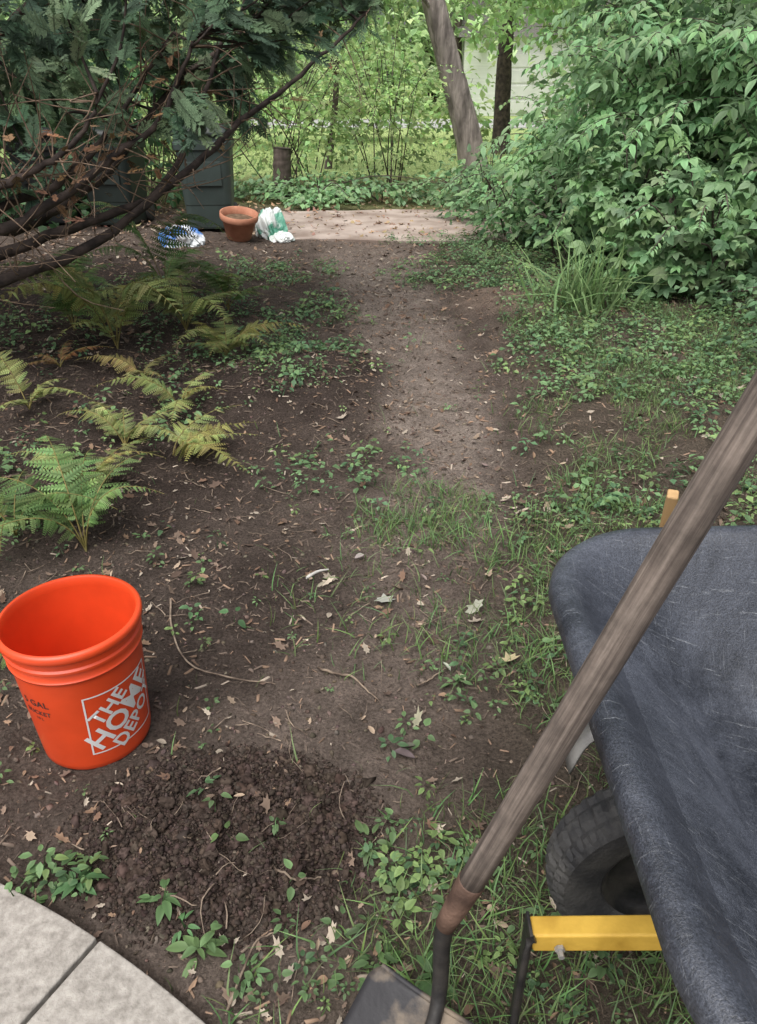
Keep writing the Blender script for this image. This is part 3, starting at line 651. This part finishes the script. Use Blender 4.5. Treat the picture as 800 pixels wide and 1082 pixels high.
br.append(tube(cat([base+[0,0,-.1],base+[.05,0,.5],base+[-.05,.05,1.2],base+[.1,.1,2.2],base+[0,.2,3.6]],20),np.linspace(.13,.04,20),12,.15))
prim=[[(-3.2,4.3,.35),(-2.4,3.9,.42),(-1.85,3.6,.62),(-1.37,4.0,.76),(-1.0,4.39,1.05),(-.73,4.74,1.27),(-.38,5.13,1.55),(-.02,5.41,1.84)],
[(-3.2,4.25,.4),(-2.3,3.8,.55),(-1.75,3.75,.70),(-1.35,4.15,.86),(-1.05,4.5,1.1),(-.9,4.8,1.5),(-.7,5.1,1.9)],
[(-3.2,4.3,.5),(-2.5,3.9,.75),(-1.95,3.75,.85),(-1.5,3.9,1.0),(-1.2,4.1,1.3),(-.95,4.3,1.65)],
[(-3.2,4.3,.7),(-2.4,3.7,.9),(-1.8,3.5,1.0),(-1.5,3.55,1.15),(-1.25,3.6,1.4)],
[(-3.2,4.3,.6),(-2.5,4.2,.7),(-1.9,4.2,.72),(-1.45,4.5,.9),(-1.1,4.9,1.3),(-.6,5.4,1.65),(-.15,5.7,2.1)],
[(-3.2,4.3,.9),(-2.5,4.2,1.2),(-1.9,4.1,1.5),(-1.3,4.2,1.9),(-.8,4.4,2.3)],
[(-3.2,4.4,1.2),(-2.6,4.8,1.5),(-1.9,5.1,1.7),(-1.2,5.4,2.0),(-.5,5.7,2.4)],
[(-3.2,4.3,1.1),(-2.6,3.7,1.4),(-2.1,3.4,1.6),(-1.7,3.4,1.9)],
[(-3.3,4.3,1.6),(-2.6,4.3,2.2),(-1.9,4.5,2.6),(-1.2,4.8,2.9)],
[(-3.2,4.2,.45),(-2.3,3.6,.75),(-1.7,3.5,.80),(-1.3,3.75,.98),(-1.0,4.0,1.25),(-.8,4.2,1.6)],
[(-3.3,4.4,1.6),(-3.6,3.4,1.8),(-3.8,2.8,2.0)],[(-3.3,4.4,1.4),(-4.2,4.6,1.7),(-4.9,4.8,2.0)],[(-3.3,4.5,1.2),(-3.2,5.4,1.5),(-3.0,6.1,1.9)]]
PP=[]
for p in prim:
    c=cat(p,44);c[6:]+=np.cumsum(rng.normal(0,.008,(38,3)),0);r=np.linspace(.036,.008,44);br.append(tube(c,r,8,.25))
    PP+= [q for q in c[10:]]
PPp=np.array(PP)
def zlow(x,y): return np.interp(x,[-3.6,-2.2,-1.7,-1.2,-.8,-.4,0.0],[.98,1.02,1.02,1.08,1.22,1.6,1.92])
cl=[];tr=0
while len(cl)<390 and tr<60000:
    tr+=1
    x,y=U(-3.9,-.05),U(3.0,6.0);z=zlow(x,y)+ (2.5-zlow(x,y))*rng.random()**1.2
    c=np.array([x,y,z])
    if vn3(np.array([x*2.2]),np.array([y*2.2]),np.array([z*2.8]),77)[0]<.46: continue
    d=np.linalg.norm(PPp-c,axis=1)
    if d.min()<.7 and y>3.1+.35*max(0,x+1.9)*1.4: cl.append((c,PPp[(d+rng.random(len(d))*.15).argmin()]))
L=[]
for c,q in cl:
    mid=(c+q)/2+rng.normal(0,.05,3)+[0,0,-.04];cv=cat([q,mid,c],10);br.append(tube(cv,np.linspace(.009,.003,10),5))
    m=int(U(13,20));s=rng.random(m)**.8;dirv=(c-q)/(np.linalg.norm(c-q)+1e-6)
    pos=cv[(3+s*6.9).astype(int)]+rng.normal(0,.05,(m,3))
    d=dirv*.7+rng.normal(0,.5,(m,3))*[1,1,.45]+[.2,-.2,-.28]
    nn=rng.normal(0,.45,(m,3))+[.1,-.5,.9]
    tone=U(.65,1.4);colr=np.array([.12,.215,.125]) if rng.random()<.6 else np.array([.21,.31,.16])
    L.append(inst(SP[rng.integers(0,3)],pos,basis(d,nn),U(.085,.18,m),jit(colr*tone,m,.25,.1)))
V,T,C=merge(L);npmesh('foliage',V,T,M_needle,C,parent=yew)
V,T,C=merge(br);npmesh('branches',V,T,M_barkD,smooth=True,parent=yew)
L=[]
for q in range(520):
    p=PPp[rng.integers(0,len(PPp))];d=rng.normal(0,1,3)*[.8,.8,.7]+[.35,0,.25];d/=np.linalg.norm(d);l=U(.12,.5)
    L.append(tube(cat([p,p+d*l*.5+rng.normal(0,.03,3),p+d*l+rng.normal(0,.05,3)],7),np.linspace(.004,.0015,7),5))
V,T,C=merge(L);npmesh('bare_twigs',V,T,noisemat('dead_twig',(.11,.075,.05),(.30,.21,.15),30,.9,0),smooth=True,parent=yew)
p=PPp[(PPp[:,0]>-1.6)&(PPp[:,0]<-.2)&(PPp[:,2]<2)];k=rng.integers(0,len(p),90);pos=p[k]+rng.normal(0,.10,(90,3))
V,T,C=inst(SP[0],pos,basis(rng.normal(0,1,(90,3)),np.tile([0,-.4,1.],(90,1))),U(.04,.10,90),jit((.30,.18,.10),90));npmesh('dead_sprays',V,T,M_dry,C,parent=yew)

# ================================================================ SHRUBS
def compound(k=7,seed=0,leaf=LEAF3):
    r=np.random.default_rng(seed);P=[(stem_t(.03),(0,1,-.1),(0,0,1),(0,0,0),1.,.7)]
    for i in range(k//2):
        t=.35+.5*i/max(1,k//2-1)*1.0
        for sd in (-1,1):P.append((leaf,(sd*1,.55,r.uniform(-.35,.05)),(sd*-.1,-.1,1),(0,t,-.2*t*t),.52*r.uniform(.85,1.1),r.uniform(.85,1.15)))
    P.append((leaf,(0,1,-.4),(0,0,1),(0,.97,-.2),.6,1.));return comb(P)
LE_N=leaf_t(.42,3,.3,.35,.8)
CPD=[compound(7,1,LE_N),compound(5,2,LE_N),compound(7,3,LE_N)]
PAL=[comb([(LEAF3,(math.cos(a),math.sin(a),-.25),(0,0,1),(0,0,0),U(.8,1.1),U(.85,1.1)) for a in np.arange(0,6.2,1.25)])]
def shrub(name,ells,nl,size,col,tpls,mat=M_leaf,stems=14,clump=2.2,thr=.42,dr=-.15,sr=.012,shell=.35,up=.75,shoots=0,sh_len=.5):
    e=empty(name);L=[];S=[]
    w=np.array([a[1][0]*a[1][1]+a[1][0]*a[1][2] for a in ells]);w=w/w.sum()
    for (c,r),ww in zip(ells,w):
        c=np.array(c);r=np.array(r);m=int(nl*ww*1.7)
        d=rng.normal(size=(m,3));d/=np.linalg.norm(d,axis=1,keepdims=True);rad=rng.random(m)**shell
        f=.6+.75*vn3(d[:,0]*2.4+c[0],d[:,1]*2.4,d[:,2]*2.4+5,3)
        P=c+d*r*(rad*f)[:,None]
        k=(vn3(P[:,0]*clump,P[:,1]*clump,P[:,2]*clump*1.3,9)>thr-.10*rng.random(m))&(P[:,2]>H(P[:,0],P[:,1])+.05);P=P[k];d=d[k];m=len(P)
        if m==0: continue
        dir_=d*[.8,.8,.1]+rng.normal(0,.5,(m,3))*[1,1,.6]+[0,-.2,dr];nn=rng.normal(0,.35,(m,3))+d*.4+[0,-.15,up]
        tone=.55+.95*vn3(P[:,0]*1.7,P[:,1]*1.7,P[:,2]*2.4,14)
        idx=rng.integers(0,len(tpls),m)
        for q,t in enumerate(tpls):
            s=idx==q
            if s.sum():L.append(inst(t,P[s],basis(dir_[s],nn[s]),size*U(.5,1.25,s.sum()),jit(col,s.sum(),.25,.14)*tone[s][:,None]))
        for q in range(max(2,int(stems*ww))):
            a=U(0,6.28);b=np.array([c[0]+r[0]*.25*math.cos(a),c[1]+r[1]*.25*math.sin(a),0]);b[2]=H(b[0:1],b[1:2])[0]-.03
            d_=rng.normal(size=3);d_[2]=abs(d_[2]);d_/=np.linalg.norm(d_);en=c+d_*r*.85
            S.append(tube(cat([b,(b+en)/2+[0,0,.15]+rng.normal(0,.06,3),en],9),np.linspace(sr,sr*.3,9),6))
        for q in range(int(shoots*ww)):
            d_=rng.normal(size=3);d_[2]=abs(d_[2])*.8;d_[1]-=.5;d_/=np.linalg.norm(d_);b=c+d_*r*.5;l=sh_len*U(.6,1.2)
            cv=cat([b,b+d_*r*.35+[0,0,.12],c+d_*r*1.0+d_*[l*.5,l*.5,l*.3]+[0,0,.1*l],c+d_*r+d_*[l,l,l*.4]+[0,0,-.12*l]],12);S.append(tube(cv,np.linspace(.006,.002,12),5))
            ix=np.repeat(np.arange(4,12),2);sd=np.tile([-1.,1.],8);tg=np.gradient(cv,axis=0)[ix];tg/=np.linalg.norm(tg,axis=1,keepdims=True);sv=np.cross(tg,[0,0,1.])
            mm=len(ix);L.append(inst(LE_N,cv[ix],basis(sv*sd[:,None]+tg*.6+rng.normal(0,.2,(mm,3))+[0,0,-.15],rng.normal(0,.25,(mm,3))+[0,-.2,1]),size*.55*U(.7,1.2,mm),jit(np.array(col)*1.2,mm,.2,.12)))
    V,T,C=merge(L);npmesh('leaves',V,T,mat,C,parent=e);V,T,C=merge(S);npmesh('stems',V,T,M_bark,smooth=True,parent=e)
shrub('elder_shrub',[((2.7,7.3,1.0),(1.05,.9,1.15)),((3.4,6.6,1.1),(1.0,.9,1.2)),((1.85,8.0,.6),(.5,.6,.65)),((3.0,8.4,1.7),(1.05,.8,.9))],3700,.20,(.20,.36,.15),CPD,thr=.50,clump=1.7,shoots=90,sh_len=.5)
shrub('hydrangea_shrub',[((2.35,5.65,.42),(.75,.55,.55)),((3.1,5.5,.5),(.6,.6,.6)),((2.0,6.3,.5),(.55,.5,.55))],1350,.085,(.23,.40,.17),PAL,thr=.43,shoots=30,sh_len=.22)
shrub('low_shrub',[((1.75,7.0,.32),(.6,.6,.45)),((1.4,8.0,.32),(.55,.6,.45)),((1.25,9.3,.3),(.7,.7,.45))],2300,.09,(.18,.33,.135),[LEAF3,LEAF],thr=.42,shoots=34,sh_len=.25)
shrub('ivy_bank',[((3.0,4.9,.12),(.9,.7,.28)),((2.6,4.1,.08),(.6,.5,.16))],2000,.06,(.13,.24,.11),[LEAF3],thr=.38)
shrub('shade_toned_shrub',[((-4.3,8.8,.9),(1.5,1.0,1.3)),((-3.2,9.8,1.0),(1.3,.8,1.4))],3500,.14,(.07,.16,.06),[LEAF2],thr=.3)  # leaf colour darkened to paint in the shade under the yew
shrub('forsythia_shrub',[((-1.2,11.6,1.0),(1.3,.9,1.3)),((.1,12.0,.9),(.9,.8,1.1)),((-2.9,11.5,1.2),(1.2,.9,1.5))],4600,.10,(.36,.52,.19),[LEAF2],M_far,stems=44,thr=.48,sr=.011,shoots=60,sh_len=.5)
shrub('border_plants',[((-.6,10.6,.1),(2.6,.5,.26)),((1.8,10.4,.2),(1.2,.6,.4)),((-.9,9.95,.05),(.8,.2,.2))],3200,.10,(.20,.35,.15),[LEAF2,LEAF],thr=.36,shell=.5)
shrub('woodland_shrub',[((3.4,10.8,1.3),(1.4,1.1,1.5)),((5.0,9.4,1.5),(1.6,1.6,1.7)),((3.1,12.4,1.0),(1.0,.8,1.0)),((2.3,10.6,.7),(.6,.6,.7))],5200,.14,(.26,.43,.17),[LEAF2],M_far,thr=.44,shoots=40,sh_len=.5)

# ================================================================ TREES
def tree(name,trunk,r0,r1,mat,crown,size,col,limbs=()):
    e=empty(name);L=[tube(cat(trunk,26),np.linspace(r0,r1,26)*(1+.25*np.exp(-np.linspace(0,12,26))),16,.12)]
    for l,a,b in limbs: L.append(tube(cat(l,14),np.linspace(a,b,14),8,.1))
    V,T,C=merge(L);npmesh('trunk',V,T,mat,smooth=True,parent=e)
    Ls=[]
    for c,r,n_ in crown:
        d=rng.normal(size=(n_,3));d/=np.linalg.norm(d,axis=1,keepdims=True);P=np.array(c)+d*np.array(r)*(rng.random(n_)**.4)[:,None]
        k=vn3(P[:,0]*1.8,P[:,1]*1.8,P[:,2]*2.2,4)>.42;P=P[k];m=len(P)
        tone=.6+.9*vn3(P[:,0],P[:,1],P[:,2]*1.5,14)
        Ls.append(inst(LEAF2,P,basis(rng.normal(0,1,(m,3))+[0,0,-.3],rng.normal(0,.5,(m,3))+[0,-.3,1]),size*U(.7,1.3,m),jit(col,m,.2,.12)*tone[:,None]))
    V,T,C=merge(Ls);npmesh('crown',V,T,M_far,C,parent=e)
tree('leaning_tree',[(1.62,13.6,-.1),(1.40,13.6,.7),(1.05,13.6,1.7),(.75,13.6,2.6),(.2,13.6,4.5),(-.2,13.4,6.5)],.22,.13,M_barkL,[((-.2,13.4,6.2),(2.6,2.6,1.5),1500),((-.5,13.2,2.6),(1.0,.9,.9),900)],.12,(.34,.50,.19),[([(.9,13.6,2.2),(.4,13.2,2.6),(-.3,12.8,2.9)],.04,.01)])
tree('dark_trunk_tree',[(2.55,17.5,-.1),(2.5,17.5,2),(2.6,17.5,4.5),(2.7,17.5,7)],.17,.09,M_barkD,[((2.9,17.5,6.5),(2.5,2.5,1.8),1300),((2.5,16.2,2.55),(1.4,.9,.85),1500),((4.6,16,2.4),(1.6,1,1.1),1300)],.15,(.32,.49,.18),[([(2.5,17.5,2.6),(2.7,16.9,2.8),(3.0,16.2,2.8)],.05,.01)])
tree('sapling_tree',[(-.9,14.6,-.1),(-.7,14.6,1.5),(-.9,14.5,3),(-.6,14.4,5)],.06,.02,M_bark,[((-.9,14.3,2.6),(1.7,1.2,1.4),2600)],.11,(.40,.56,.22),[([(-.8,14.5,1.6),(-.1,14.3,2.4),(.5,14.2,3.0)],.02,.006),([(-.8,14.5,2.0),(-1.6,14.3,2.7),(-2.1,14.2,3.4)],.02,.006)])
tree('tree_stump',[(-1.27,10.9,-.05),(-1.27,10.9,.35),(-1.25,10.9,.62)],.13,.11,M_bark,[((-1.2,11.2,.6),(.4,.3,.4),120)],.08,(.22,.38,.12))
tree('overhanging_tree',[(5.6,9.6,-.1),(5.4,9.5,2),(5.0,9.3,4),(4.6,9.0,6)],.2,.1,M_barkL,[((3.4,9.0,2.9),(1.7,1.2,.8),2000),((1.9,10.6,2.5),(.75,.6,.5),450)],.12,(.28,.45,.17),[([(5.1,9.3,3.4),(3.8,8.9,3.1),(2.4,9.8,2.7),(1.6,10.6,2.6)],.05,.008)])
e=empty('distant_trees');L=[];S=[]
for q in range(44):
    x0=U(-26,26);y0=U(33,46);h=U(6,10);r=U(2.2,3.8)
    S.append(tube(cat([(x0,y0,-.1),(x0+U(-.3,.3),y0,h*.5),(x0,y0,h)],8),np.linspace(U(.12,.25),.05,8),8))
    m=850;P=np.array([x0,y0,h*.5])+rng.normal(size=(m,3))*[r*.6,r*.5,h*.28];k=(vn3(P[:,0]*.8,P[:,1]*.8,P[:,2]*.8,6)>.36)&(P[:,2]>.2);P=P[k];m=len(P)
    tone=U(.7,1.2)*(.6+.9*vn3(P[:,0]*.6,P[:,1]*.6,P[:,2],14))
    L.append(inst(LEAF2,P,basis(rng.normal(0,1,(m,3)),rng.normal(0,.5,(m,3))+[0,-.3,1]),U(.3,.6,m),jit((.42,.58,.27),m,.2,.1)*tone[:,None]))
V,T,C=merge(L);npmesh('crowns',V,T,M_far,C,parent=e);V,T,C=merge(S);npmesh('trunks',V,T,M_bark,smooth=True,parent=e)
shrub('hedgerow',[((-6,18,1.2),(2.5,1,1.6)),((-3.2,19,1.3),(2.2,1,1.5)),((-.2,21,1.1),(2.0,1,1.1)),((1.9,19,.7),(.9,.7,.8)),((6.2,17,1.4),(2.0,1.2,1.8))],6800,.19,(.40,.57,.22),[LEAF2],M_far,stems=40,thr=.45)
g=empty('garage_building')
V,F=box(3.3,9.5,34,40,0,2.7);pymesh('walls',V,F,noisemat('white_siding',(.74,.74,.72),(.82,.82,.8),3,.7,.1,20,(.1,.1,8)),g,False)
V=[(3.0,33.7,2.65),(9.8,33.7,2.65),(9.8,40.3,2.65),(3.0,40.3,2.65),(3.0,37,4.5),(9.8,37,4.5)];F=[(0,1,5,4),(3,4,5,2),(0,4,3),(1,2,5),(0,3,2,1)]
pymesh('roof',V,F,noisemat('roof_shingle',(.12,.11,.1),(.2,.19,.18),20,.9,.2),g,False)
V,F=box(5.0,8.0,33.95,34.02,0,2.2);pymesh('garage_door',V,F,noisemat('door_white',(.62,.62,.6),(.7,.7,.68),3,.6,0),g,False,bevel=.01)
for k in range(4):
    V,F=box(5.1,7.9,33.92,33.96,.08+k*.53,.53+k*.53);pymesh('door_panel_%d'%k,V,F,noisemat('door_panel',(.66,.66,.64),(.72,.72,.7),3,.6,0),g,False,bevel=.02)

# ================================================================ WORLD, SUN, CAMERA
w=bpy.data.worlds.new('World');scene.world=w;w.use_nodes=True;nt=w.node_tree
sky=nt.nodes.new('ShaderNodeTexSky');sky.sky_type='NISHITA';sky.sun_disc=False
el,az=math.radians(64),math.radians(-150)
sky.sun_elevation=el;sky.sun_rotation=az;sky.air_density=1.0;sky.dust_density=5.
hs=nt.nodes.new('ShaderNodeHueSaturation');hs.inputs['Saturation'].default_value=.4
nt.links.new(sky.outputs[0],hs.inputs['Color'])
bg=nt.nodes['Background'];bg.inputs['Strength'].default_value=.15;nt.links.new(hs.outputs[0],bg.inputs['Color'])
ld=bpy.data.lights.new('sun','SUN');ld.energy=3.1;ld.angle=math.radians(60);ld.color=(1,.975,.94)
lo=link(bpy.data.objects.new('sun',ld));dv=Vector((math.sin(az)*math.cos(el),math.cos(az)*math.cos(el),math.sin(el)));lo.rotation_mode='QUATERNION';lo.rotation_quaternion=dv.to_track_quat('Z','Y')
cd=bpy.data.cameras.new('camera');cam=link(bpy.data.objects.new('camera',cd));cam.location=(0,0,1.45);cam.rotation_euler=(math.radians(60),0,0)
cd.sensor_fit='VERTICAL';cd.sensor_height=24;cd.lens=24*802/1082;cd.clip_start=.02;cd.clip_end=500
scene.camera=cam
scene.view_settings.view_transform='Standard';scene.view_settings.look='None';scene.view_settings.exposure=0
